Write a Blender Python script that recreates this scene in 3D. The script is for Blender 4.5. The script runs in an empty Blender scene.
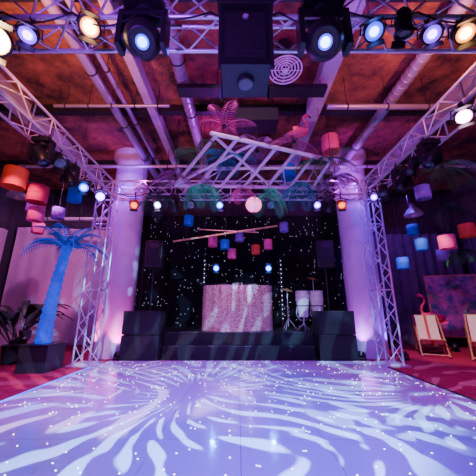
import bpy, math, random
from mathutils import Vector, Matrix
random.seed(7)
V=Vector
# ---------------------------------------------------------------- materials
def mk(name,col,rough=.5,metal=0,emit=None,es=0,var=0,vscale=8,bump=0,bscale=30,col2=None,coat=0,lo=.4,hi=.64):
    m=bpy.data.materials.new(name); m.use_nodes=True
    nt=m.node_tree; b=nt.nodes['Principled BSDF']
    b.inputs['Base Color'].default_value=(*col,1); b.inputs['Roughness'].default_value=rough
    b.inputs['Metallic'].default_value=metal
    b.inputs['Coat Weight'].default_value=coat
    if emit: 
        b.inputs['Emission Color'].default_value=(*emit,1); b.inputs['Emission Strength'].default_value=es
    tc=nt.nodes.new('ShaderNodeTexCoord')
    if col2 or var:
        n=nt.nodes.new('ShaderNodeTexNoise'); n.inputs['Scale'].default_value=vscale; n.inputs['Detail'].default_value=8
        n.inputs['Roughness'].default_value=.7
        r=nt.nodes.new('ShaderNodeValToRGB'); r.color_ramp.elements[0].position=lo; r.color_ramp.elements[1].position=hi
        c2=col2 if col2 else tuple(c*(1-var) for c in col)
        r.color_ramp.elements[0].color=(*c2,1); r.color_ramp.elements[1].color=(*col,1)
        nt.links.new(tc.outputs['Object'],n.inputs['Vector']); nt.links.new(n.outputs['Fac'],r.inputs['Fac'])
        nt.links.new(r.outputs['Color'],b.inputs['Base Color'])
    if bump:
        n=nt.nodes.new('ShaderNodeTexNoise'); n.inputs['Scale'].default_value=bscale; n.inputs['Detail'].default_value=4
        bp=nt.nodes.new('ShaderNodeBump'); bp.inputs['Strength'].default_value=bump; bp.inputs['Distance'].default_value=.05
        nt.links.new(tc.outputs['Object'],n.inputs['Vector']); nt.links.new(n.outputs['Fac'],bp.inputs['Height'])
        nt.links.new(bp.outputs['Normal'],b.inputs['Normal'])
    return m
M={}
M['alu']=mk('aluminium',(.80,.74,.84),.38,.6)
M['black']=mk('black_plastic',(.012,.012,.015),.4)
M['blackm']=mk('black_matte',(.008,.008,.010),.8,var=.3)
M['grille']=mk('speaker_grille',(.02,.02,.025),.45,.5,bump=.6,bscale=150)
M['white']=mk('white_paint',(.75,.72,.76),.5,var=.12,vscale=3)
M['colm']=mk('column_paint_light_tint',(.60,.44,.66),.55,var=.12,vscale=3)  # lavender of the coloured light put into the column's base colour
M['conc']=mk('painted_concrete',(.52,.44,.54),.75,var=.22,vscale=2.5,bump=.2,bscale=20)
M['ceil']=mk('ceiling_board',(.44,.17,.07),.95,col2=(.03,.013,.016),vscale=1.3,bump=1.0,bscale=14,lo=.36,hi=.66)
M['wall']=mk('wall_plaster',(.10,.07,.13),.9,var=.3,vscale=2)
M['carpet']=mk('red_carpet',(.46,.010,.07),.97,var=.35,vscale=5,bump=.4,bscale=160)
M['tile']=mk('dance_tile_light_tint',(.72,.70,.90),.12,coat=.5)  # violet tint in the tile colour stands in for stage light
M['led']=mk('led_star',(1,1,1),.5,emit=(1,.97,.9),es=16)
M['ledb']=mk('led_star_curtain',(1,1,1),.5,emit=(.6,.7,1),es=3.5)
M['bluestrip']=mk('blue_led_strip',(.1,.2,1),.5,emit=(.02,.10,1),es=1.8)
M['velvet']=mk('black_curtain',(.004,.003,.008),.95)
M['drape']=mk('white_drape_light_tint',(.62,.46,.62),.9,var=.1)  # purple lighting tinted into the white cloth's colour
M['duct']=mk('galvanised_duct',(.42,.38,.47),.4,.5)
M['dark']=mk('dark_steel',(.025,.022,.03),.55,.4)
M['wood']=mk('deck_wood',(.6,.36,.17),.55,var=.3,vscale=12)
M['bamboo']=mk('bamboo',(.45,.26,.10),.5,var=.3,vscale=9)
M['palmblue']=mk('blue_palm_trunk',(.003,.03,.45),.5,emit=(.0,.045,.95),es=.75,col2=(.0,.003,.03),vscale=30,bump=.8,bscale=40)
M['palmleafblue']=mk('blue_palm_leaf',(.004,.04,.28),.5,emit=(.0,.07,.65),es=.16,var=.5)
M['leaf']=mk('green_leaf',(.05,.30,.07),.45,var=.4,vscale=6)
M['leafd']=mk('dark_leaf',(.03,.09,.05),.45,var=.4,vscale=6)
M['leafp']=mk('dried_palm',(.28,.07,.28),.7,var=.4,vscale=6)
M['leafr']=mk('pink_palm',(.50,.05,.26),.6,var=.4,vscale=6)
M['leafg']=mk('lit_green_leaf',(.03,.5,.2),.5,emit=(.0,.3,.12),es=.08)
M['leaft']=mk('teal_leaf',(.02,.32,.34),.5,var=.3)
M['pink']=mk('flamingo_pink',(.95,.06,.18),.5,var=.15)
M['beak']=mk('beak_black',(.02,.02,.02),.4)
M['cream']=mk('conga_shell',(.75,.68,.6),.3,var=.1)
M['skin']=mk('drum_skin',(.8,.74,.62),.6)
M['stripe']=mk('canvas_white',(.85,.8,.74),.9)
M['striper']=mk('canvas_red',(.6,.10,.1),.9)
M['silverpot']=mk('planter_black',(.02,.02,.03),.35)
M['art']=mk('mural_print',(.5,.10,.3),.6,col2=(.02,.08,.16),vscale=3.5)
for n,c in dict(orange=(.75,.09,.05),red=(.65,.02,.10),blue=(.01,.09,.6),violet=(.25,.03,.5),rose=(.75,.04,.3)).items():
    M['l_'+n]=mk('lantern_'+n,c,.8,emit=c,es=.06)
M['l_white']=mk('lantern_white',(.9,.6,.75),.8,emit=(1,.22,.55),es=2.2)
def lens(n,c,s,h): 
    M[n]=mk('lens_'+n,c,.2,emit=c,es=s); M['h'+n]=mk('lens_halo_'+n,c,.2,emit=h,es=2.2 if s>2 else .05)  # glowing ring imitates the halo around a bright lens
lens('e_warm',(1,.6,.22),150,(1,.25,.02)); lens('e_gold',(1,.6,.22),30,(1,.28,.02)); lens('e_blue',(.25,.35,1),16,(.02,.04,1)); lens('e_purp',(.45,.2,1),18,(.18,.01,1))
lens('e_pink',(1,.6,.85),40,(1,.08,.5)); lens('e_white',(.85,.85,1),22,(.3,.3,1)); lens('e_cyan',(.12,.35,1),12,(.0,.06,1)); lens('e_off',(.05,.05,.09),.3,(.1,.05,.3)); lens('e_amb',(1,.3,.04),3,(1,.1,.0))
M['glass']=mk('lens_glass',(.02,.02,.05),.08,coat=1)
def sequin():
    m=bpy.data.materials.new('sequin_fabric'); m.use_nodes=True; nt=m.node_tree; b=nt.nodes['Principled BSDF']
    b.inputs['Metallic'].default_value=.45; b.inputs['Roughness'].default_value=.25
    tc=nt.nodes.new('ShaderNodeTexCoord'); vo=nt.nodes.new('ShaderNodeTexVoronoi'); vo.inputs['Scale'].default_value=42
    r=nt.nodes.new('ShaderNodeValToRGB'); r.color_ramp.elements[0].color=(.50,.15,.24,1); r.color_ramp.elements[1].color=(1,.76,.80,1)
    s=nt.nodes.new('ShaderNodeSeparateColor')
    nt.links.new(tc.outputs['Object'],vo.inputs['Vector']); nt.links.new(vo.outputs['Color'],s.inputs[0]); nt.links.new(s.outputs[0],r.inputs['Fac'])
    nt.links.new(r.outputs['Color'],b.inputs['Base Color'])
    bp=nt.nodes.new('ShaderNodeBump'); bp.inputs['Strength'].default_value=1; bp.inputs['Distance'].default_value=.025
    nt.links.new(s.outputs[1],bp.inputs['Height']); nt.links.new(bp.outputs['Normal'],b.inputs['Normal'])
    return m
M['sequin']=sequin()
# ---------------------------------------------------------------- mesh builder
def frame(d,up=None):
    d=V(d).normalized()
    if up is None: up=V((0,0,1)) if abs(d.z)<.95 else V((0,1,0))
    x=V(up).cross(d).normalized(); y=d.cross(x)
    return Matrix((x,y,d)).transposed()
class MB:
    def __init__(s): s.v=[];s.f=[];s.m=[];s.s=[];s.mats=[]
    def mi(s,k):
        if k not in s.mats: s.mats.append(k)
        return s.mats.index(k)
    def add(s,vs,fs,mat,smooth=False):
        o=len(s.v); s.v+= [tuple(v) for v in vs]; i=s.mi(mat)
        for f in fs: s.f.append([a+o for a in f]); s.m.append(i); s.s.append(smooth)
    def box(s,c,d,mat,R=None,taper=1):
        c=V(c); vs=[]
        for z in(-1,1):
            k=taper if z>0 else 1
            for x,y in((-1,-1),(1,-1),(1,1),(-1,1)):
                p=V((x*d[0]/2*k,y*d[1]/2*k,z*d[2]/2)); 
                if R: p=R@p
                vs.append(c+p)
        s.add(vs,[(3,2,1,0),(4,5,6,7),(0,1,5,4),(1,2,6,5),(2,3,7,6),(3,0,4,7)],mat)
    def lathe(s,prof,o,mat,d=(0,0,1),seg=16,cap=True,smooth=True):
        R=frame(d); o=V(o); vs=[];fs=[]
        for r,z in prof:
            for i in range(seg):
                a=2*math.pi*i/seg; vs.append(o+R@V((r*math.cos(a),r*math.sin(a),z)))
        n=len(prof)
        for j in range(n-1):
            for i in range(seg):
                k=(i+1)%seg; fs.append((j*seg+i,j*seg+k,(j+1)*seg+k,(j+1)*seg+i))
        s.add(vs,fs,mat,smooth)
        if cap:
            s.add(vs[:seg],[tuple(reversed(range(seg)))],mat); s.add(vs[-seg:],[tuple(range(seg))],mat)
    def cyl(s,a,b,r,mat,r1=None,seg=8,cap=True):
        a=V(a);b=V(b);L=(b-a).length
        if L<1e-6:return
        s.lathe([(r,0),(r if r1 is None else r1,L)],a,mat,b-a,seg,cap)
    def disc(s,c,d,r,mat,seg=20):
        R=frame(d); s.add([V(c)+R@V((r*math.cos(2*math.pi*i/seg),r*math.sin(2*math.pi*i/seg),0)) for i in range(seg)],[tuple(range(seg))],mat)
    def ell(s,c,r,mat,R=None,seg=14,rings=8):
        vs=[];fs=[];c=V(c)
        for j in range(rings+1):
            t=math.pi*j/rings
            for i in range(seg):
                a=2*math.pi*i/seg; p=V((r[0]*math.sin(t)*math.cos(a),r[1]*math.sin(t)*math.sin(a),-r[2]*math.cos(t)))
                if R:p=R@p
                vs.append(c+p)
        for j in range(rings):
            for i in range(seg):
                k=(i+1)%seg; fs.append((j*seg+i,j*seg+k,(j+1)*seg+k,(j+1)*seg+i))
        s.add(vs,fs,mat,True)
    def tube(s,pts,rad,mat,seg=8):
        pts=[V(p) for p in pts]; n=len(pts)
        if not isinstance(rad,(list,tuple)): rad=[rad]*n
        vs=[];fs=[]
        for i,p in enumerate(pts):
            d=(pts[min(i+1,n-1)]-pts[max(i-1,0)]); R=frame(d)
            for k in range(seg):
                a=2*math.pi*k/seg; vs.append(p+R@V((rad[i]*math.cos(a),rad[i]*math.sin(a),0)))
        for j in range(n-1):
            for i in range(seg):
                k=(i+1)%seg; fs.append((j*seg+i,j*seg+k,(j+1)*seg+k,(j+1)*seg+i))
        fs.append(tuple(reversed(range(seg)))); fs.append(tuple(range((n-1)*seg,n*seg)))
        s.add(vs,fs,mat,True)
    def torus(s,c,d,R0,r,mat,seg=24,cs=8):
        R=frame(d);c=V(c);vs=[];fs=[]
        for i in range(seg):
            a=2*math.pi*i/seg
            for k in range(cs):
                b=2*math.pi*k/cs; q=R0+r*math.cos(b); vs.append(c+R@V((q*math.cos(a),q*math.sin(a),r*math.sin(b))))
        for i in range(seg):
            for k in range(cs):
                fs.append((i*cs+k,((i+1)%seg)*cs+k,((i+1)%seg)*cs+(k+1)%cs,i*cs+(k+1)%cs))
        s.add(vs,fs,mat,True)
    def truss(s,a,b,w,mat='alu',up=(0,0,1),rc=.026,rd=.013):
        a=V(a);b=V(b);d=b-a;L=d.length;R=frame(d,up)
        n=max(1,round(L/(w*1.05))); st=L/n
        cs=[(-1,-1),(1,-1),(1,1),(-1,1)]
        P=lambda i,z: a+R@V((cs[i%4][0]*w/2,cs[i%4][1]*w/2,z))
        for i in range(4): s.cyl(P(i,0),P(i,L),rc,mat,seg=8)
        for j in range(n):
            for i in range(4):
                if j%2==0: s.cyl(P(i,j*st),P(i+1,(j+1)*st),rd,mat,seg=6,cap=False)
                else: s.cyl(P(i+1,j*st),P(i,(j+1)*st),rd,mat,seg=6,cap=False)
                if j%4==0: s.cyl(P(i,j*st),P(i+1,j*st),rd,mat,seg=6,cap=False)
        for i in range(4):
            s.cyl(P(i,L),P(i+1,L),rd,mat,seg=6,cap=False)
    def frond(s,base,d,L,mat,droop=.5,n=16,ll=.35,lw=.03,spine=None,rs=.012):
        base=V(base); d=V(d).normalized(); pts=[]; p=base.copy(); st=L/n; c=d.copy()
        for i in range(n+1):
            pts.append(p.copy()); p=p+c*st; c=(c+V((0,0,-1))*droop*st/L*1.7).normalized()
        s.tube(pts,[rs*(1-.8*i/n) for i in range(n+1)],spine or mat,5)
        for i in range(2,n+1):
            t=i/n; dd=(pts[i]-pts[i-1]).normalized(); side=dd.cross(V((0,0,1)))
            if side.length<.05: side=V((1,0,0))
            side.normalize(); l=ll*math.sin(math.pi*min(1,.18+.78*t))**.7
            for sg in(-1,1):
                q=(side*sg*.8+dd*.55+V((0,0,-.28))).normalized(); w=dd*lw
                a=pts[i]; mid=a+q*l*.45; tip=a+q*l+V((0,0,-l*.18))
                s.add([a,mid+w,tip,mid-w],[(0,1,2),(0,2,3)],mat)
    def leaf(s,base,d,L,W,mat,droop=.6,n=8):
        base=V(base); c=V(d).normalized(); p=base.copy(); st=L/n; vs=[];fs=[]
        side=c.cross(V((0,0,1))); side=side.normalized() if side.length>.05 else V((1,0,0))
        for i in range(n+1):
            t=i/n; w=W*math.sin(math.pi*(t*.92+.04))**.8*.5; up=side.cross(c).normalized()
            vs+= [p-side*w+up*w*.25,p.copy(),p+side*w+up*w*.25]
            p=p+c*st; c=(c+V((0,0,-1))*droop*st/L*1.7).normalized()
        for i in range(n):
            o=i*3; fs+= [(o,o+1,o+4,o+3),(o+1,o+2,o+5,o+4)]
        s.add(vs,fs,mat,True)
    def obj(s,name,bevel=0,parent=None):
        me=bpy.data.meshes.new(name); me.from_pydata(s.v,[],s.f)
        for k in s.mats: me.materials.append(M[k])
        me.polygons.foreach_set('material_index',s.m); me.polygons.foreach_set('use_smooth',s.s); me.update()
        o=bpy.data.objects.new(name,me); bpy.context.collection.objects.link(o)
        if bevel:
            b=o.modifiers.new('b','BEVEL'); b.width=bevel; b.segments=2; b.limit_method='ANGLE'
        if parent: o.parent=parent
        return o
def spot(loc,target,col,power,angle=60,blend=.5,r=.04,parent=None,name='lamp'):
    l=bpy.data.lights.new(name,'SPOT'); l.energy=power; l.color=col; l.spot_size=math.radians(angle); l.spot_blend=blend; l.shadow_soft_size=r
    o=bpy.data.objects.new(name,l); bpy.context.collection.objects.link(o)
    o.location=loc; o.rotation_euler=(V(target)-V(loc)).to_track_quat('-Z','Y').to_euler()
    if parent: o.parent=parent
    return o
# ---------------------------------------------------------------- room
X0,X1,Y0,Y1,H=-9.5,9.5,-4,11.6,6.5
def simple(name,c,d,mat):
    b=MB(); b.box(c,d,mat); return b.obj(name)
simple('floor',(0,(Y0+Y1)/2,-.05),(X1-X0+.4,Y1-Y0+.4,.1),'carpet')
simple('wall_back',(0,Y1+.1,H/2),(X1-X0+.4,.2,H),'wall')
simple('wall_front',(0,Y0-.1,H/2),(X1-X0+.4,.2,H),'wall')
simple('wall_left',(X0-.1,(Y0+Y1)/2,H/2),(.2,Y1-Y0,H),'wall')
simple('wall_right',(X1+.1,(Y0+Y1)/2,H/2),(.2,Y1-Y0,H),'wall')
simple('ceiling',(0,(Y0+Y1)/2,H+.05),(X1-X0+.4,Y1-Y0+.4,.1),'ceil')
def beam(x,w,h,mat='conc'):
    b=MB(); b.box((x,(Y0+Y1)/2,H-h/2),(w,Y1-Y0,h),mat); b.obj('ceiling_beam',.02)
for x,w in((1.95,.34),(-5.6,.4),(5.4,.4),(-2.2,.2)): beam(x,w,.32)
b=MB()
for y in(3.2,5.9,8.6,11.0): b.box((0,y,H-.11),(X1-X0,.16,.22),'dark')
b.obj('ceiling_cross_joist')
def duct(pts,r,rib=True,name='ventilation_duct'):
    b=MB(); a=V(pts[0])
    for p,q in zip(pts[:-1],pts[1:]):
        p=V(p);q=V(q); b.cyl(p,q,r,'duct',seg=20)
        if rib:
            n=int((q-p).length/.16)
            for i in range(n+1): b.torus(p+(q-p)*i/max(n,1),q-p,r,.012,'duct',20,5)
    p=V(pts[0]);q=V(pts[-1])
    for i in range(5):
        c=p+(q-p)*(i+.5)/5
        b.torus(c,q-p,r+.01,.015,'dark',20,5); b.cyl(c+V((0,0,r)),(c.x,c.y,H),.008,'dark',seg=5)
    return b.obj(name)
duct([(-1.25,2,6.15),(-1.15,9.5,6.15)],.13)
duct([(-3.05,2,6.1),(-3.05,10.2,6.1)],.10,False,'heating_pipe')
duct([(-2.75,2,6.15),(-2.75,10.2,6.15)],.055,False,'heating_pipe')
duct([(3.6,1,6.0),(3.5,9.5,6.0)],.12)
duct([(-6.8,7.4,5.6),(8.6,7.4,5.6)],.05,False,'sprinkler_pipe')
duct([(-4.3,5.2,5.9),(-1.6,5.2,5.9)],.035,False,'sprinkler_pipe')
duct([(2.0,5.0,5.7),(6.5,5.0,5.7)],.06,False)
duct([(-7.2,9.2,4.5),(-4.3,9.2,4.5)],.07,False,'heating_pipe')
b=MB()
b.box((.3,4.75,5.86),(3.2,.26,.03),'dark')
for s_ in(-1,1): b.box((.3,4.75+s_*.13,5.9),(3.2,.02,.1),'dark')
for i in range(5): b.cyl((-1.2+i*.75,4.75,5.87),(-1.2+i*.75,4.75,H),.01,'dark',seg=5)
for k in range(4): b.tube([(-1.3+j*.4,4.68+.04*k+.01*math.sin(j*2+k),5.9) for j in range(9)],.014,'black',6)
b.obj('cable_tray')
for x,y,w in((.45,5.5,1.0),(-.2,7.2,.8)):
    b=MB(); b.box((x,y,5.75),(w,.5,.36),'blackm'); 
    for s_ in(-1,1): b.cyl((x+s_*w*.4,y,5.9),(x+s_*w*.4,y,H),.012,'dark',seg=5)
    b.obj('ceiling_air_unit',.02)
b=MB(); c=V((.93,4.2,5.85))
for k in range(5): b.torus(c+V((0,0,.015*k)),(0,0,1),.32-k*.062,.016,'white',28,6)
b.lathe([(.33,.1),(.33,.14),(.15,.26),(.15,.64)],c,'dark',seg=24)
for i in range(8):
    a=i*math.pi/4; b.cyl(c,c+V((.32*math.cos(a),.32*math.sin(a),0)),.008,'white',seg=5)
b.disc(c-V((0,0,.01)),(0,0,-1),.06,'white')
b.obj('round_ceiling_diffuser')
# ---------------------------------------------------------------- columns
for x in(-3.68,3.84):
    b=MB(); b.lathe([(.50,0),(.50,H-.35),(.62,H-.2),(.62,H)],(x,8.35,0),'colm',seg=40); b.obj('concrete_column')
# ---------------------------------------------------------------- dance floor
b=MB(); fx0,fx1,fy0,fy1=-3.3,3.35,-2.0,7.35
nx,ny=8,11; tw=(fx1-fx0)/nx; th=(fy1-fy0)/ny
b.box(((fx0+fx1)/2,(fy0+fy1)/2,.012),(fx1-fx0,fy1-fy0,.024),'blackm')
for i in range(nx):
    for j in range(ny):
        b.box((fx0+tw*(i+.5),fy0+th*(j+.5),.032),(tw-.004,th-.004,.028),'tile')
        for k in range(10):
            px=fx0+tw*(i+random.uniform(.08,.92)); py=fy0+th*(j+random.uniform(.08,.92)); b.lathe([(.006,0),(.004,.0015)],(px,py,.0465),'led',seg=6)
for x0,sg in((fx0,-1),(fx1,1)):
    b.add([(x0,fy0,.046),(x0+sg*.13,fy0,.003),(x0+sg*.13,fy1,.003),(x0,fy1,.046)],[(0,1,2,3)],'alu')
    b.box((x0+sg*.15,(fy0+fy1)/2,.008),(.03,fy1-fy0,.016),'bluestrip' if sg<0 else 'dark')
b.add([(fx0,fy1,.046),(fx1,fy1,.046),(fx1,fy1+.1,.003),(fx0,fy1+.1,.003)],[(3,2,1,0)],'alu')
b.obj('dance_floor')
# ---------------------------------------------------------------- stage
b=MB(); b.box((.02,9.25,.33),(6.0,2.5,.66),'blackm'); b.box((.02,9.25,.675),(6.04,2.54,.03),'black')
b.box((0.02,7.83,.17),(4.1,.34,.34),'blackm'); b.box((.02,7.83,.35),(4.14,.36,.02),'black')
for x in(-2,-1,0,1,2): b.box((x+.02,7.995,.5),(.02,.02,.3),'dark')
b.obj('stage_platform',.006)
SZ=.69
b=MB(); n=32; W,Ht=2.22,1.34; top=[];pts=[]
for i in range(n+1):
    a=-1+2*i/n; x=.0+a*W/2; y=8.75-.42*math.sqrt(max(0,1-abs(a)**3.2)); pts.append((x,y))
vs=[];fs=[]; rows=6
for j in range(rows+1):
    for i,(x,y) in enumerate(pts):
        z=SZ+Ht*j/rows; vs.append((x-.02,y+.012*math.sin(i*1.9),z))
for j in range(rows):
    for i in range(n):
        o=j*(n+1)+i; fs.append((o,o+1,o+n+2,o+n+1))
b.add(vs,fs,'sequin',True)
ring=[(x-.02,y,SZ+Ht) for x,y in pts]; b.add(ring+[(W/2-.02,9.2,SZ+Ht),(-W/2-.02,9.2,SZ+Ht)],[tuple(range(n+3))],'black')
for sx in(-1,1): b.box((sx*(W/2-.02)-.02,8.97,SZ+Ht/2),(.03,.46,Ht),'sequin')
b.box((-.02,8.95,SZ+.95),(W-.1,.45,.04),'black')
b.tube(ring,.018,'sequin',6)
b.obj('dj_booth')
b=MB()
for x in(-.45,.45): 
    b.box((x-.02,8.8,SZ+Ht+.04),(.32,.34,.08),'black'); b.lathe([(.12,0),(.12,.02)],(x-.02,8.78,SZ+Ht+.08),'dark',seg=24)
b.box((-.02,8.8,SZ+Ht+.05),(.3,.34,.1),'black')
for i in range(4):
    for j in range(4): b.cyl((-.12+i*.07,8.7+j*.06,SZ+Ht+.1),(-.12+i*.07,8.7+j*.06,SZ+Ht+.125),.012,'dark',seg=8)
b.obj('dj_mixer_deck',.004)
# congas
b=MB()
for x in(2.02,2.46):
    o=(x,8.55,1.08); y_=8.55
    b.lathe([(.13,0),(.155,.12),(.185,.3),(.2,.48),(.195,.62),(.175,.76)],o,'cream',seg=22)
    b.torus((x,y_,1.86),(0,0,1),.19,.016,'alu'); b.torus((x,y_,1.72),(0,0,1),.19,.010,'alu'); b.torus((x,y_,1.09),(0,0,1),.135,.012,'alu')
    b.torus((x,y_,1.42),(0,0,1),.199,.012,'dark')
    b.lathe([(.182,0),(.182,.02),(.16,.03)],(x,y_,1.835),'skin',seg=22)
    for k in range(6):
        a=k*math.pi/3; ca,sa=math.cos(a),math.sin(a)
        b.cyl((x+.2*ca,y_+.2*sa,1.86),(x+.205*ca,y_+.205*sa,1.6),.008,'alu',seg=6); b.box((x+.2*ca,y_+.2*sa,1.6),(.03,.03,.07),'alu')
    for k in range(3):
        a=k*2.094+.5; ca,sa=math.cos(a),math.sin(a)
        b.tube([(x+.2*ca,y_+.2*sa,1.42),(x+.22*ca,y_+.22*sa,1.15),(x+.12*ca,y_+.12*sa,1.0),(x,y_,.98)],.012,'alu',6)
        b.cyl((x,y_,.9),(x+.2*ca,y_+.2*sa,SZ+.012),.012,'alu',seg=6)
    b.cyl((x,y_,1.06),(x,y_,.85),.018,'alu')
b.obj('conga_drum_pair')
b=MB()
for x,y,z in((1.62,8.95,1.95),(2.6,9.3,2.35)):
    b.cyl((x,y,SZ+.1),(x,y,z),.012,'alu',seg=6); b.lathe([(.2,0),(.08,.025),(.03,.05),(.012,.05)],(x,y,z-.02),'bamboo',d=(.2,-.3,1),seg=24)
    for k in range(3):
        a=k*2.094; b.cyl((x,y,SZ+.35),(x+.26*math.cos(a),y+.26*math.sin(a),SZ+.01),.01,'alu',seg=6)
b.obj('cymbal_stand')
b=MB(); x,y=2.15,9.1
b.cyl((x,y,SZ+.02),(x,y,2.0),.012,'dark',seg=6)
for k in range(3):
    a=k*2.094; b.cyl((x,y,SZ+.3),(x+.2*math.cos(a),y+.2*math.sin(a),SZ+.01),.01,'dark',seg=6)
b.cyl((x,y,2.0),(x-.3,y-.2,2.15),.009,'dark',seg=6); b.cyl((x-.3,y-.2,2.15),(x-.38,y-.25,2.13),.025,'black',seg=10); b.ell((x-.4,y-.26,2.125),(.035,.035,.035),'grille')
b.obj('microphone_stand')
def sub(x):
    b=MB()
    for k in range(2):
        z=.045+.62*k; b.box((x,7.65,z+.305),(.98,.56,.6),'black')
        b.box((x,7.362,z+.305),(.92,.02,.54),'grille')
        for s_ in(-1,1): b.box((x+s_*.492,7.65,z+.33),(.012,.2,.1),'dark'); b.box((x+s_*.4,7.65,z-.01+.0),(.06,.4,.035),'dark')
        b.torus((x,7.355,z+.3),(0,-1,0),.22,.008,'dark')
    return b.obj('subwoofer_stack',.012)
def top(x,lean):
    b=MB(); b.cyl((x,8.35,SZ),(x,8.35,2.65),.02,'dark')
    for k in range(3):
        a=k*2.094+.4; b.cyl((x,8.35,SZ+.6),(x+.22*math.cos(a),8.35+.22*math.sin(a),SZ+.01),.012,'dark',seg=6)
    R=Matrix.Rotation(lean,3,'Z')
    b.box((x,8.35,3.0),(.5,.45,.82),'black',R); b.box(V((x,8.35,3.0))+R@V((0,-.232,0)),(.45,.015,.76),'grille',R)
    b.torus(V((x,8.35,2.86))+R@V((0,-.242,0)),R@V((0,-1,0)),.15,.008,'dark')
    b.box(V((x,8.35,3.25))+R@V((0,-.242,0)),(.26,.01,.14),'dark',R)
    b.obj('pa_speaker',.015)
sub(-2.56); sub(2.6); top(-2.66,.15); top(2.76,-.15)
def drape(name,x0,y0,x1,y1,z0,z1,mat,amp=.05,per=.22,stars=0):
    b=MB(); L=math.hypot(x1-x0,y1-y0); n=int(L/per*8); dx,dy=(x1-x0)/L,(y1-y0)/L; vs=[];fs=[]
    for j in range(2):
        for i in range(n+1):
            s_=L*i/n; o=amp*math.sin(2*math.pi*s_/per+.7*math.sin(s_*1.3))*(1 if j==0 else .6)
            vs.append((x0+dx*s_-dy*o,y0+dy*s_+dx*o,(z0,z1)[j]))
    for i in range(n): fs.append((i,i+1,n+2+i,n+1+i))
    b.add(vs,fs,mat,True)
    b.cyl((x0,y0,z1),(x1,y1,z1),.03,'dark')
    for t in range(0,int(L/2)+2):
        s_=min(L,t*2); b.cyl((x0+dx*s_,y0+dy*s_,z1),(x0+dx*s_,y0+dy*s_,H),.012,'dark',seg=5)
    for k in range(stars):
        s_=random.uniform(.05,L-.05); z=random.uniform(z0+.1,z1-.1)
        b.ell((x0+dx*s_+dy*.065,y0+dy*s_-dx*.065,z),(.008,.008,.008),'ledb',seg=5,rings=3)
    return b.obj(name)
drape('star_cloth_curtain',-4.6,10.75,4.6,10.75,.02,5.2,'velvet',stars=420)
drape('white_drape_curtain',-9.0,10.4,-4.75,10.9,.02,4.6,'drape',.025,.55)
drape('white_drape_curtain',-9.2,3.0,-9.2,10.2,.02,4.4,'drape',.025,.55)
drape('dark_drape_curtain',4.8,10.9,9.0,10.6,.02,4.4,'wall',.05,.35)
drape('dark_drape_curtain',9.2,10.3,9.2,3.0,.02,4.4,'wall',.05,.35)
b=MB(); mx,my=7.9,10.0; R=Matrix.Rotation(-.35,3,'Z')
b.box((mx,my,1.45),(1.5,.05,2.1),'art',R); 
for sg in(-1,1): b.box(V((mx,my,1.25))+R@V((sg*.78,0,0)),(.06,.08,2.5),'wood',R); b.box(V((mx,my,.03))+R@V((sg*.78,0,0)),(.08,.4,.05),'wood',R)
b.box(V((mx,my,2.53)),(1.62,.08,.06),'wood',R); b.box(V((mx,my,.38)),(1.62,.08,.06),'wood',R)
for k in range(9): b.leaf(V((mx,my,.6+.2*k))+R@V((.5*math.sin(k*2.3),-.06,0)),R@V((math.cos(k*1.7),-.02,.8)),.5,.16,'leafg' if k%2 else 'leafr',.6)
b.obj('tropical_mural_board')
# ---------------------------------------------------------------- truss rig
TZ=4.62; S=.4
def tower(x,y):
    b=MB(); b.truss((x,y,.05),(x,y,TZ-S/2),S,up=(0,1,0)); b.box((x,y,.02),(.6,.6,.03),'alu')
    b.box((x,y,.045),(.46,.46,.02),'alu')
    b.truss((x,y,TZ-S/2),(x,y,TZ+S/2),S,up=(0,1,0),rc=.03,rd=.016)
    b.obj('truss_tower')
for x in(-3.73,3.73):
    for y in(2.4,7.06): tower(x,y)
def tb(a,c): b=MB(); b.truss(a,c,S); b.obj('truss_beam')
e=S/2+.01
tb((-3.73+e,2.4,TZ),(3.73-e,2.4,TZ)); tb((-3.73+e,7.06,TZ),(3.73-e,7.06,TZ))
tb((-3.73,2.4+e,TZ),(-3.73,7.06-e,TZ)); tb((3.73,2.4+e,TZ),(3.73,7.06-e,TZ))
BZ=TZ-S/2
b=MB()
for y in(2.18,6.84):
    for k in range(9):
        x=-3.3+k*.75; b.tube([(x+.75*t/8,y-.03,BZ+.0-.10*math.sin(math.pi*t/8)*(1+.5*(k%3))) for t in range(9)],.010,'black',6)
b.obj('power_cable')
# ---------------------------------------------------------------- fixtures
def clampbar(b,x,y,z,ztop): 
    b.cyl((x,y,z),(x,y,ztop),.014,'dark',seg=6); b.torus((x,y,ztop+.0),(1,0,0),.035,.012,'dark',12,6)
def par(x,y,z,tgt,em,col=None,power=0,angle=50,ztop=BZ,s=1.0,housing='black',lr=.06):
    b=MB(); c=V((x,y,z)); d=(V(tgt)-c).normalized(); clampbar(b,x,y,z+.17*s,ztop)
    R=frame(d)
    b.lathe([(.05*s,-.24*s),(.085*s,-.2*s),(.1*s,-.1*s),(.105*s,.06*s),(.125*s,.1*s),(.125*s,.13*s),(.105*s,.13*s),(.1*s,.09*s)],c,housing,d,20)
    for k in range(3): b.torus(c-d*(.06+.05*k)*s,d,.1*s,.008*s,housing,20,5)
    b.disc(c+d*.1*s,d,.1*s,'h'+em if em!='e_off' else 'glass'); b.disc(c+d*.112*s,d,lr*s,em)
    side=d.cross(V((0,0,1))); side=side.normalized() if side.length>.05 else V((1,0,0))
    top_=V((x,y,z+.18*s))
    for sg in(-1,1): b.tube([c+side*sg*.115*s,c+side*sg*.15*s,top_+side*sg*.13*s-V((0,0,.02)),top_],.01*s,'dark',6)
    for sg in(-1,1): b.box(c+R@V((0,sg*.13*s,.17*s)),(.2*s,.006,.09*s),'dark',R@Matrix.Rotation(-sg*.5,3,'X'))
    o=b.obj('par_can_light')
    if power: spot(c+d*.16*s,c+d*5,col,power,angle,parent=o)
    return o
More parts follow.
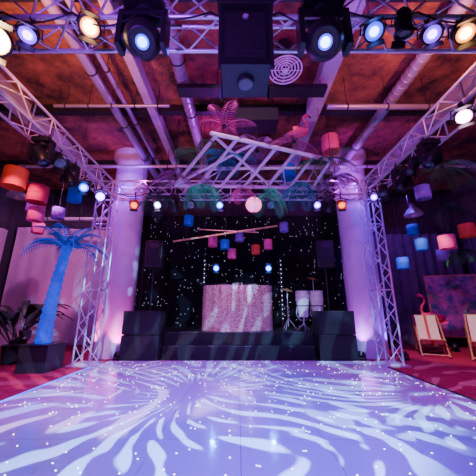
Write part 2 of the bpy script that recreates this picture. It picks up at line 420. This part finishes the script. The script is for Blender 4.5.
def mover(x,y,z,tgt,em,col=None,power=0,angle=25,ztop=BZ,s=1.0):
    b=MB(); c=V((x,y,z)); d=(V(tgt)-c).normalized()
    zb=z+.34*s; b.box((x,y,zb),(.34*s,.26*s,.1*s),'black'); b.box((x,y,zb+.06*s),(.2*s,.2*s,.03*s),'dark')
    for sg in(-1,1): clampbar(b,x+sg*.1*s,y,zb+.05*s,max(ztop,zb+.08*s))
    b.cyl((x,y,zb-.05*s),(x,y,zb-.09*s),.09*s,'dark',seg=16)
    b.box((x,y,zb-.1*s),(.40*s,.12*s,.05*s),'black')
    for sg in(-1,1): b.box((x+sg*.19*s,y,z+.08*s),(.045*s,.13*s,.38*s),'black'); b.cyl((x+sg*.2*s,y,z),(x+sg*.1*s,y,z),.05*s,'dark',seg=12)
    b.lathe([(.05*s,-.22*s),(.11*s,-.2*s),(.145*s,-.1*s),(.155*s,.03*s),(.14*s,.14*s),(.11*s,.2*s),(.1*s,.2*s),(.09*s,.17*s)],c,'black',d,24)
    b.torus(c+d*.19*s,d,.1*s,.012*s,'dark'); b.disc(c+d*.175*s,d,.088*s,'glass',24)
    if em!='e_off': b.disc(c+d*.178*s,d,.058*s,'h'+em,24)
    b.disc(c+d*.181*s,d,.036*s,em,24); b.torus(c+d*.18*s,d,.06*s,.006*s,'dark',16,5)
    o=b.obj('moving_head_light',.006)
    if power: spot(c+d*.24*s,c+d*5,col,power,angle,parent=o)
    return o
Yf=2.22
par(-2.62,Yf,4.12,(-.6,0,1.5),'e_warm',(1,.4,.08),200,70,s=1.3,lr=.09)
par(-2.28,Yf,4.2,(-.8,.2,.8),'e_purp',(.4,.1,1),60,60,s=.8,lr=.05)
par(-1.62,Yf,4.3,(-.4,0,1.2),'e_gold',(1,.5,.2),60,60,s=.9,lr=.07)
mover(-1.03,Yf,4.12,(-.2,.3,1.2),'e_cyan',(.1,.2,1),60,30,s=1.25)
mover(.93,Yf,4.12,(.3,.3,1.2),'e_blue',(.1,.15,1),60,30,s=1.3)
par(1.48,Yf,4.25,(.5,.2,1.0),'e_blue',(.1,.1,1),60,60,s=.85,lr=.05)
par(1.82,Yf,4.32,(1.9,3,0),'e_off',s=.8)
par(2.1,Yf,4.2,(.8,0,1.2),'e_purp',(.3,.1,1),60,60,s=.8,lr=.05)
par(2.46,Yf,4.22,(1.2,.2,1.2),'e_gold',(1,.6,.3),50,60,s=.85,lr=.06)
mover(-3.6,4.3,4.0,(-1,4,0),'e_off',s=.9); par(-3.55,4.7,4.15,(0,3,0),'e_off')
par(-3.55,5.6,4.02,(-.4,1,1.2),'e_cyan',col=(.1,.15,1),power=50)
par(-3.55,6.35,4.12,(-.2,0,1.3),'e_purp',col=(.4,.03,1),power=130,s=1.1,lr=.08)
mover(-3.6,5.15,4.0,(-1,5,0),'e_off',s=.8)
par(3.5,3.5,4.2,(.5,0,1.2),'e_pink',col=(1,.1,.6),power=130,s=1.0,lr=.085)
mover(3.6,4.4,4.02,(1,4,0),'e_off',s=.9); par(3.55,4.85,4.1,(1,6,0),'e_off')
mover(3.6,5.3,3.98,(1,5,0),'e_off',s=.9); par(3.55,6.0,4.1,(2,4,0),'e_off'); par(3.55,6.45,4.15,(1,0,1),'e_purp',s=.9)
Yr=6.82
for x,em,h in((-2.84,'e_amb','l_orange'),(-2.2,'e_white','black'),(-1.3,'e_off','black'),(-.5,'e_blue','black'),(.9,'e_off','black'),(2.17,'e_purp','black'),(2.84,'e_amb','l_orange')):
    par(x,Yr,4.1,(x*.6,2,.5),em,ztop=BZ,housing=h,s=.95)
mover(-1.75,Yr,4.03,(-1,9,.5),'e_off',s=.75); mover(2.5,Yr,4.03,(1,9,.5),'e_off',s=.75)
for x in(-.8,1.12):
    b=MB(); b.cyl((x,9.75,SZ),(x,9.75,2.95),.018,'dark')
    for k in range(3):
        a=k*2.094+.5; b.cyl((x,9.75,SZ+.5),(x+.3*math.cos(a),9.75+.3*math.sin(a),SZ+.01),.012,'dark',seg=6)
    b.obj('lighting_stand'); par(x,9.75,2.78,(x*.5,2,1.2),'e_cyan',(.02,.2,1),60,60,ztop=2.97,s=1.1,lr=.065)
for x in(-1.25,1.6):
    b=MB(); b.box((x,9.9,SZ+1.3),(.06,.05,2.4),'black'); b.box((x,9.9,SZ+.02),(.3,.3,.03),'dark')
    for k in range(14): b.disc((x,9.868,1.0+k*.16),(0,-1,0),.014,'ledb',8)
    b.obj('led_batten')
b=MB(); px=.08; py=2.3
b.box((px,py,4.0),(.5,.42,.72),'black'); b.box((px,py-.215,4.02),(.42,.012,.6),'blackm')
for k in range(9): b.box((px,py-.224,3.80+k*.03),(.36,.01,.012),'dark')
b.cyl((px,py,3.64),(px,py,3.6),.09,'dark',seg=20); b.disc((px,py,3.599),(0,0,-1),.075,'e_off')
for sx in(-1,1):
    for sy in(-1,1): b.box((px+sx*.265,py+sy*.2,4.05),(.03,.03,.9),'dark')
b.box((px,py,4.44),(.6,.5,.04),'dark')
b.cyl((px,py-.22,4.25),(px,py-.235,4.25),.03,'alu',seg=12)
proj=b.obj('video_projector',.01)
# ---------------------------------------------------------------- gobo lights
def gobo(loc,tgt,col,power,angle,k,seed,parent=None,floor_=.03,swirl=4,warp=.35,rs=3.0,hole=0,cx=0,cy=0):
    o=spot(loc,tgt,col,power,angle,.25,.006,parent,'gobo_lamp'); l=o.data; l.use_nodes=True; nt=l.node_tree
    N=nt.nodes.new; Lk=nt.links.new; em=[n for n in nt.nodes if n.type=='EMISSION'][0]
    tc=N('ShaderNodeTexCoord'); sp=N('ShaderNodeSeparateXYZ'); Lk(tc.outputs['Normal'],sp.inputs[0])
    def mth(op,a,b_=None):
        n=N('ShaderNodeMath'); n.operation=op
        for i,q in enumerate((a,b_)):
            if q is None: continue
            if isinstance(q,(int,float)): n.inputs[i].default_value=q
            else: Lk(q,n.inputs[i])
        return n.outputs[0]
    x0=mth('ADD',mth('DIVIDE',sp.outputs[0],sp.outputs[2]),cx); y0=mth('ADD',mth('DIVIDE',sp.outputs[1],sp.outputs[2]),cy)
    def noise(a,b_,c_,sc):
        cb=N('ShaderNodeCombineXYZ')
        for i,q in enumerate((a,b_,c_)):
            if isinstance(q,(int,float)): cb.inputs[i].default_value=q
            else: Lk(q,cb.inputs[i])
        nz=N('ShaderNodeTexNoise'); nz.inputs['Scale'].default_value=sc; nz.inputs['Detail'].default_value=0; Lk(cb.outputs[0],nz.inputs['Vector'])
        return mth('SUBTRACT',nz.outputs['Fac'],.5)
    x=mth('ADD',x0,mth('MULTIPLY',noise(x0,y0,seed,1.7),warp)); y=mth('ADD',y0,mth('MULTIPLY',noise(x0,y0,seed+9,1.7),warp))
    ang=mth('ARCTAN2',y,x); rad=mth('SQRT',mth('ADD',mth('MULTIPLY',x,x),mth('MULTIPLY',y,y)))
    ph=mth('ADD',mth('MULTIPLY',ang,k),mth('MULTIPLY',rad,swirl))
    w=mth('SINE',ph)
    n2=noise(mth('MULTIPLY',ang,k*.17),mth('MULTIPLY',rad,rs),seed*3,2.0)
    n3=noise(x0,y0,seed+5,2.6)
    w2=mth('ADD',mth('ADD',w,mth('MULTIPLY',n2,4.2)),mth('MULTIPLY',n3,2))
    mr=N('ShaderNodeMapRange'); mr.inputs[1].default_value=.4; mr.inputs[2].default_value=.8; mr.inputs[3].default_value=floor_; mr.inputs[4].default_value=1; Lk(w2,mr.inputs[0])
    out=mr.outputs[0]
    if hole:
        h=N('ShaderNodeMapRange'); h.inputs[1].default_value=hole; h.inputs[2].default_value=hole*1.8; Lk(rad,h.inputs[0]); out=mth('MULTIPLY',out,h.outputs[0])
    Lk(out,em.inputs['Strength'])
    return o
gobo((px,py+.05,3.57),(-.9,5.0,0),(.25,.5,1),2800,104,34,1.3,parent=proj,swirl=10,warp=.5,hole=.08,rs=3.4)
gobo((2.9,2.62,4.3),(2.5,5.2,0),(.3,.6,1),2200,62,20,7.7,swirl=-8,warp=.6,hole=.06,rs=4.5)
gobo((-1.9,2.62,4.3),(-2.2,5.4,0),(.9,.65,1),1500,60,18,4.1,swirl=8,warp=.6,hole=.06,rs=4.5)
# ---------------------------------------------------------------- wash
spot((-1.3,2.5,4.38),(-1.8,5.9,0),(.55,.12,1),750,60)
spot((1.2,2.5,4.38),(1.6,4.4,0),(.10,.01,1),1100,90)
spot((-.6,2.5,4.38),(-1.3,3.4,0),(.06,.03,1),850,90)
spot((0,6.7,4.38),(-.6,5.2,0),(.5,.03,1),480,95)
spot((-2.2,6.7,4.2),(-2.2,5.9,0),(1,.2,.9),260,80)
spot((-2.8,2.6,4.9),(-2.6,5.5,6.5),(.9,.02,.6),130,140)
spot((2.8,2.6,4.9),(2.6,5.5,6.5),(.55,.01,.95),130,140)
spot((-.6,6.9,4.9),(-.4,4.5,6.5),(.6,.01,1),160,140)
spot((.4,2.5,4.9),(.4,5.5,6.5),(.85,.04,.8),80,130)
spot((-3.0,2.5,4.9),(-3.6,4.2,6.5),(1,.36,.03),340,110)  # added warm spot without fixture, makes the orange glow on the left ceiling
spot((3.2,2.7,4.9),(4.2,5.4,6.5),(1,.28,.04),300,100)  # added amber spot without fixture, deepens the ceiling's orange on the right
spot((-2.7,2.75,4.5),(-3.73,5,4.7),(1,.36,.06),120,70)  # added warm spot standing in for spill on the left truss
spot((-3.2,6.9,4.9),(-4.5,9,6.5),(.25,.01,1),170,140); spot((3.2,6.9,4.9),(4.5,9,6.5),(.45,.01,1),160,140)
spot((-.7,2.5,4.35),(0,8.8,1.4),(1,.5,.56),950,26)
spot((1.2,2.5,4.35),(2.2,8.6,1.4),(.9,.6,.9),240,24)
spot((0,3.2,5.6),(.2,6.2,4.7),(1,.5,.85),240,80)
spot((-1.2,0,3.5),(0,7,4.2),(.4,.02,1),380,90)  # added fill light near the camera, no fixture behind it
spot((-5.6,7.2,5.2),(-7.5,10.6,1.6),(1,.3,.8),380,110); spot((-5.5,4.5,5.3),(-8.6,7.5,.8),(.8,.15,1),180,120)
spot((5.8,8.6,5.2),(7.0,10.6,1.8),(.35,.01,1),240,110); spot((5.3,4.5,5.3),(8.3,7.5,.5),(.45,.01,1),160,120)
spot((3.95,5.9,4.3),(6.5,8.3,.5),(1,.62,.5),700,44)  # extra spot without a fixture, added to brighten the deck chairs
spot((4.1,4.2,4.3),(4.8,5.6,0),(1,.03,.35),320,90); spot((-4.1,4.2,4.3),(-4.6,5.6,0),(1,.03,.45),280,90)  # extra red spots added to lift the carpet at both sides
spot((-5.3,5.2,4.6),(-4.6,6.8,.5),(.02,.05,1),140,80)
spot((-4.5,6.6,4.9),(-3.7,8.3,3),(.45,.01,1),210,80); spot((4.6,6.6,4.9),(3.84,8.3,3),(.10,.01,1),300,80)
spot((-2.6,6.7,4.9),(-3.68,8.3,3.4),(1,.01,.8),90,70); spot((2.6,6.7,4.9),(3.84,8.3,3.4),(.7,.01,1),90,70)
def uplight(x,y,tgt,em,col,p):
    b=MB(); c=V((x,y,.16)); d=(V(tgt)-c).normalized()
    b.box((x,y,.03),(.2,.2,.03),'black'); 
    for sg in(-1,1): b.box((x+sg*.1,y,.1),(.015,.08,.13),'dark')
    b.lathe([(.06,-.09),(.08,-.07),(.085,.05),(.07,.05)],c,'black',d,16); b.disc(c+d*.045,d,.07,em)
    o=b.obj('floor_uplight',.003); spot(c+d*.09,tgt,col,p,75,.6,parent=o)
uplight(-3.22,7.72,(-3.68,8.35,2.0),'e_pink',(1,.02,.5),150)
uplight(-4.3,7.7,(-3.7,8.35,2.0),'e_purp',(1,.04,.4),170)
uplight(3.3,7.7,(3.8,8.35,2.2),'e_purp',(.6,.02,1),160)
uplight(4.45,7.7,(3.9,8.35,2.2),'e_purp',(.12,.02,1),160)
uplight(-6.8,9.4,(-7,10.6,3),'e_pink',(1,.12,.5),80)
uplight(7.0,9.2,(7.9,10.2,2),'e_pink',(.9,.2,.8),40)
# ---------------------------------------------------------------- lanterns
def lantern(x,y,z,r,h,mat,top_=H):
    b=MB(); b.lathe([(r*.93,0),(r,.03*h),(r,.97*h),(r*.93,h)],(x,y,z-h/2),mat,seg=24,cap=False)
    b.disc((x,y,z+h/2),(0,0,1),r*.9,mat)
    for t in(0,.5,1): b.torus((x,y,z-h/2+t*h),(0,0,1),r*(.95 if t!=.5 else 1.0),.008,mat,24,5)
    for a in(0,1.57): b.cyl((x-r*.93*math.cos(a),y-r*.93*math.sin(a),z+h/2),(x+r*.93*math.cos(a),y+r*.93*math.sin(a),z+h/2),.006,'dark',seg=5)
    b.cyl((x,y,z+h/2),(x,y,top_),.006,'dark',seg=5); b.ell((x,y,z+.05),(.04,.04,.055),'white'); b.cyl((x,y,z+.1),(x,y,z+h/2),.015,'dark')
    b.obj('hanging_lantern')
for a in[(-4.62,5.0,3.93,.21,.40,'l_orange'),(-4.28,5.25,3.68,.19,.36,'l_red'),(-4.35,5.4,3.28,.15,.28,'l_rose'),(-4.05,6.1,4.05,.16,.32,'l_blue'),
  (2.46,6.2,5.55,.22,.45,'l_rose'),(1.38,6.6,4.95,.2,.36,'l_blue'),(-.83,8.5,3.46,.15,.3,'l_rose'),(-.42,8.3,3.32,.15,.28,'l_blue'),(-.2,8.6,3.08,.14,.3,'l_rose'),
  (.58,8.5,3.2,.14,.28,'l_orange'),(1.0,8.6,3.4,.14,.3,'l_rose'),(-1.6,8.2,4.1,.15,.3,'l_blue'),(1.5,8.3,3.9,.14,.28,'l_violet'),(.05,8.8,3.7,.14,.28,'l_violet'),
  (5.67,7.0,3.07,.2,.36,'l_rose'),(6.29,7.0,3.4,.19,.34,'l_orange'),(5.25,7.4,3.1,.16,.32,'l_blue'),(4.75,7.6,2.6,.16,.3,'l_blue'),(6.6,8.4,3.0,.18,.34,'l_violet'),(5.9,8.6,3.9,.18,.34,'l_blue'),
  (-5.6,7.8,4.2,.18,.34,'l_violet'),(-6.6,8.4,3.9,.18,.34,'l_rose'),(4.9,6.5,4.3,.18,.34,'l_violet'),(-5.2,6.4,3.9,.2,.36,'l_rose')]: lantern(*a)
b=MB(); c=V((.4,6.3,3.87)); b.ell(c,(.2,.2,.2),'l_white',seg=20,rings=12)
for k in range(8):
    t=math.pi*k/8; b.torus(c,(math.cos(t),math.sin(t),0),.203,.004,'l_rose',24,4)
b.cyl(c+V((0,0,.2)),(.4,6.3,H),.006,'dark',seg=5); b.cyl(c+V((0,0,.18)),c+V((0,0,.22)),.07,'leafg')
b.obj('round_paper_lantern')
for x,y,z in((-3.05,7.75,4.95),(5.0,7.15,3.9),(2.55,6.55,5.0),(-6.3,7.0,4.4)):
    b=MB(); b.lathe([(.24,0),(.22,.06),(.16,.16),(.08,.24),(.05,.34),(.02,.36)],(x,y,z),'duct',seg=24); b.cyl((x,y,z+.36),(x,y,H),.007,'dark',seg=5); b.ell((x,y,z+.03),(.06,.06,.07),'white'); b.obj('bell_pendant_lamp')
# ---------------------------------------------------------------- hanging ladder frame
b=MB()
A=V((-1.65,6.38,4.46));D=V((2.25,6.5,4.42)); B_=V((-.6,5.0,5.02)); C=V((2.2,5.6,4.72))
def bar(p,q,r=.05,mat='white'): b.cyl(p,q,r,mat,seg=10)
bar(A,D);bar(B_,C)
for k in range(7):
    t=k/6; bar(A.lerp(D,t*.93),B_.lerp(C,.05+t*.95),.042)
A2,B2=V((-1.0,6.2,4.82)),V((2.2,6.3,4.92)); bar(A2,B2,.036); bar(A,A2,.03); bar(D,B2,.03)
for k in range(9):
    t=k/8; bar(A.lerp(D,t),A2.lerp(B2,max(0,min(1,t+(.07 if k%2 else -.07)))),.018)
bar(A,B_.lerp(C,.35),.036); bar(B_,D.lerp(A,.35),.036)
for p in(A,B_,C,D): b.cyl(p,(p.x,p.y,H),.007,'dark',seg=5)
b.obj('hanging_ladder_frame')
def cluster(name,c,n,L,mat,droop=.9,ll=.26,up=.2,spread=1,hang=None,seed=0,lw=.011):
    rnd=random.Random(seed); b=MB(); c=V(c)
    for k in range(n):
        a=2*math.pi*(k+rnd.uniform(-.3,.3))/n; d=V((math.cos(a)*spread,math.sin(a)*spread,up+rnd.uniform(-.3,.3)))
        b.frond(c,d,L*rnd.uniform(.8,1.15),mat,droop=droop,ll=ll,lw=lw)
    b.ell(c,(.05,.05,.05),'dark')
    if hang: b.cyl(c,(c.x,c.y,hang),.006,'dark',seg=5)
    return b.obj(name)
N_='hanging_palm_foliage'
cluster(N_,(-1.6,6.1,4.6),7,.95,'leafp',seed=1,hang=H)
cluster(N_,(-2.1,6.5,4.2),7,.75,'leafd',seed=2,hang=BZ+.0,droop=1.4)
cluster(N_,(-.3,4.95,5.15),6,.8,'leafr',seed=3,hang=H,up=.7,ll=.2)
cluster(N_,(-.9,5.6,4.9),6,.75,'leaf',seed=23,hang=H,up=.6)
cluster(N_,(-.25,5.7,4.85),6,.7,'leaft',seed=13,hang=H,up=.5)
cluster(N_,(.45,5.5,4.9),6,.65,'leafp',seed=24,hang=H,up=.6)
cluster(N_,(.8,6.3,4.2),7,.8,'leafg',seed=4,hang=H,droop=1.5)
cluster(N_,(1.25,5.2,4.95),6,.75,'leafr',seed=15,hang=H,up=.5,ll=.2)
cluster(N_,(2.0,5.6,4.75),7,.9,'leaf',seed=5,hang=H)
cluster(N_,(-.9,6.2,4.35),7,.75,'leafg',seed=6,hang=H,droop=1.6)
cluster(N_,(.1,6.3,4.3),6,.6,'leafr',seed=16,hang=H,droop=1.4,ll=.2)
cluster(N_,(1.6,6.3,4.4),7,.7,'leaft',seed=26,hang=H,droop=1.4)
cluster(N_,(2.5,6.2,4.55),7,.8,'leafp',seed=17,hang=H,droop=1.4)
cluster(N_,(5.3,6.2,4.9),8,1.0,'leaf',seed=7,hang=H,droop=1.2)
cluster(N_,(6.2,7.6,4.3),8,1.0,'leafd',seed=8,hang=H,droop=1.2,lw=.018)
cluster(N_,(6.3,7.4,2.9),7,.6,'leaf',seed=9,hang=H,droop=1.3)
cluster(N_,(-5.9,6.6,4.7),7,.8,'leafd',seed=10,hang=H)
b=MB(); p=V((-1.62,6.45,2.95)); q=V((1.0,6.45,3.36)); b.cyl(p,q,.022,'bamboo',seg=10)
for k in range(9): b.torus(p.lerp(q,(k+.5)/9),q-p,.023,.006,'bamboo',12,5)
p2=V((-1.0,6.5,3.28)); q2=V((.5,6.5,3.2)); b.cyl(p2,q2,.015,'bamboo')
for t in(.12,.5,.9): r=p.lerp(q,t); b.cyl(r,(r.x,r.y,BZ+.2),.005,'dark',seg=5)
for t in(.1,.9): r=p2.lerp(q2,t); b.cyl(r,(r.x,r.y,BZ+.2),.005,'dark',seg=5)
b.obj('bamboo_pole')
# ---------------------------------------------------------------- flamingos
def flamingo(name,o,s=1,legs=True,hang=None,yaw=0,tilt=0):
    b=MB(); o=V(o); R=Matrix.Rotation(yaw,3,'Z')@Matrix.Rotation(tilt,3,'Y')
    T=lambda x,y,z:o+R@(V((x,y,z))*s)
    P=[(-.36,0,.78),(-.28,0,.82),(-.18,0,.88),(-.05,0,.92),(.08,0,.94),(.18,0,.98),(.25,0,1.05),(.28,0,1.15),(.25,0,1.26),(.18,0,1.36),(.15,0,1.47),(.18,0,1.57),(.26,0,1.62),(.34,0,1.59)]
    Rr=[.01,.06,.12,.16,.155,.11,.06,.045,.038,.036,.036,.04,.05,.03]
    b.tube([T(*p) for p in P],[r*s for r in Rr],'pink',14)
    b.tube([T(.33,0,1.6),T(.39,0,1.56),T(.41,0,1.5)],[.03*s,.024*s,.006*s],'beak',8)
    for sg in(-1,1):
        b.ell(T(-.1,sg*.12,.92),(.22*s,.05*s,.11*s),'pink',R@Matrix.Rotation(.25,3,'Y')); b.ell(T(.28,sg*.045,1.63),(.01*s,.006*s,.01*s),'beak')
    if legs:
        b.tube([T(.02,.04,.82),T(-.03,.04,.42),T(.02,.04,.02)],[.022*s,.014*s,.012*s],'pink',8)
        b.tube([T(.02,-.04,.82),T(.2,-.05,.58),T(-.02,-.04,.4)],[.022*s,.013*s,.01*s],'pink',8)
        for a in(-.5,0,.5): b.tube([T(.02,.04,.02),T(.02+.11*math.cos(a),.04+.11*math.sin(a),.012)],[.011*s,.006*s],'pink',6)
        b.lathe([(.16*s,0),(.16*s,.012*s)],T(.02,.04,0),'dark',seg=20)
    if hang: 
        c=T(-.02,0,.95); b.cyl(c,(c.x,c.y,hang),.005,'dark',seg=5)
    return b.obj(name)
flamingo('flamingo_figure',(6.75,9.6,0),1.12,yaw=2.6)
flamingo('flamingo_figure',(1.4,5.15,4.5),.7,legs=False,hang=H,yaw=.2)
# ---------------------------------------------------------------- deck chairs
def deck(x,y,yaw,s=1.0):
    b=MB(); o=V((x,y,0)); R=Matrix.Rotation(yaw,3,'Z'); T=lambda a,c,z:o+R@(V((a,c,z))*s)
    def rail(a,c): b.cyl(T(*a),T(*c),.022*s,'wood',seg=6)
    for sg in(-1,1):
        w=.29*sg; rail((w,-.55,.02),(w,.55,1.0)); w2=.25*sg; rail((w2,.45,.02),(w2,-.45,.42)); w3=.32*sg; rail((w3,.62,.05),(w3,.28,.76))
    rail((-.3,.55,1.0),(.3,.55,1.0)); rail((-.29,-.5,.06),(.29,-.5,.06)); rail((-.27,-.45,.42),(.27,-.45,.42)); rail((-.27,.42,.03),(.27,.42,.03)); rail((-.33,.6,.06),(.33,.6,.06))
    pr=[(-.45,.44),(-.3,.32),(-.1,.26),(.1,.34),(.28,.54),(.43,.78),(.54,1.02)]
    n=7
    for k in range(n):
        x0=-.25+.5*k/n; x1=-.25+.5*(k+1)/n; vs=[]
        for yy,z in pr: vs+=[T(x0,yy,z),T(x1,yy,z)]
        b.add(vs,[(2*i,2*i+1,2*i+3,2*i+2) for i in range(len(pr)-1)],'stripe' if k!=3 else 'striper',True)
    b.obj('deck_chair')
deck(5.85,8.6,-.5,1.12); deck(6.8,7.8,-.7,1.15); deck(8.4,8.6,-.4)
b=MB(); b.lathe([(.26,0),(.26,.03)],(7.4,8.65,.5),'wood',seg=24); b.cyl((7.4,8.65,.03),(7.4,8.65,.5),.025,'dark'); b.lathe([(.18,0),(.17,.03)],(7.4,8.65,0),'dark',seg=20); b.obj('round_side_table')
# ---------------------------------------------------------------- plants
def pot(b,x,y,r,h): b.lathe([(r*.75,0),(r,h*.95),(r*1.04,h*.95),(r*1.04,h),(r*.93,h),(r*.9,h*.9)],(x,y,0),'silverpot',seg=24)
b=MB(); bx,by=-4.4,6.45
b.box((bx,by,.27),(.62,.62,.54),'silverpot'); b.box((bx,by,.555),(.66,.66,.03),'silverpot')
tr=[];rr=[]
for k in range(27):
    t=k/26; tr.append((bx+.18*t*t-.03,by,.55+2.2*t)); rr.append((.15-.06*t)*(1.0+.22*(k%2)))
b.tube(tr,rr,'palmblue',14)
crown=V(tr[-1])
for k in range(12):
    a=2*math.pi*k/12+.2; d=V((math.cos(a),math.sin(a),2.6 if k%2 else .8))
    b.frond(crown,d,1.15 if k%2==0 else .95,'palmleafblue',droop=1.2,n=18,ll=.26,lw=.013,spine='palmblue',rs=.03)
b.ell(crown,(.12,.12,.1),'palmblue')
b.obj('artificial_blue_palm_tree')
def bush(x,y,n,L,W,mat,seed,r=.22,h=.45,up=1.3,droop=1.2):
    rnd=random.Random(seed); b=MB(); pot(b,x,y,r,h)
    b.disc((x,y,h*.9),(0,0,1),r*.88,'dark')
    for k in range(n):
        a=rnd.uniform(0,6.28); d=V((math.cos(a),math.sin(a),up*rnd.uniform(.6,1.6)))
        l=L*rnd.uniform(.7,1.1); st=V((x,y,h*.85)); m=st+d.normalized()*l*.5
        b.cyl(st,m,.008,mat,seg=5); b.leaf(m,d,l*.7,W,mat,droop)
    b.obj('potted_plant')
bush(-5.7,7.2,26,1.4,.2,'leafd',1); bush(-6.5,8.4,26,1.5,.22,'leafd',2)
bush(-7.6,7.2,24,1.5,.22,'leafd',9)
bush(5.3,9.9,16,1.1,.18,'leaf',5,up=2)
# ---------------------------------------------------------------- world + camera
w=bpy.data.worlds.new('w'); bpy.context.scene.world=w; w.use_nodes=True; nt=w.node_tree
nt.nodes['Background'].inputs[0].default_value=(.2,.1,.35,1); nt.nodes['Background'].inputs[1].default_value=.1
cd=bpy.data.cameras.new('camera'); co=bpy.data.objects.new('camera',cd); bpy.context.collection.objects.link(co)
co.location=(0,0,1.3); co.rotation_euler=(math.radians(90+15.1),0,0); cd.sensor_width=36; cd.lens=36*266/476; cd.clip_start=.05
bpy.context.scene.camera=co
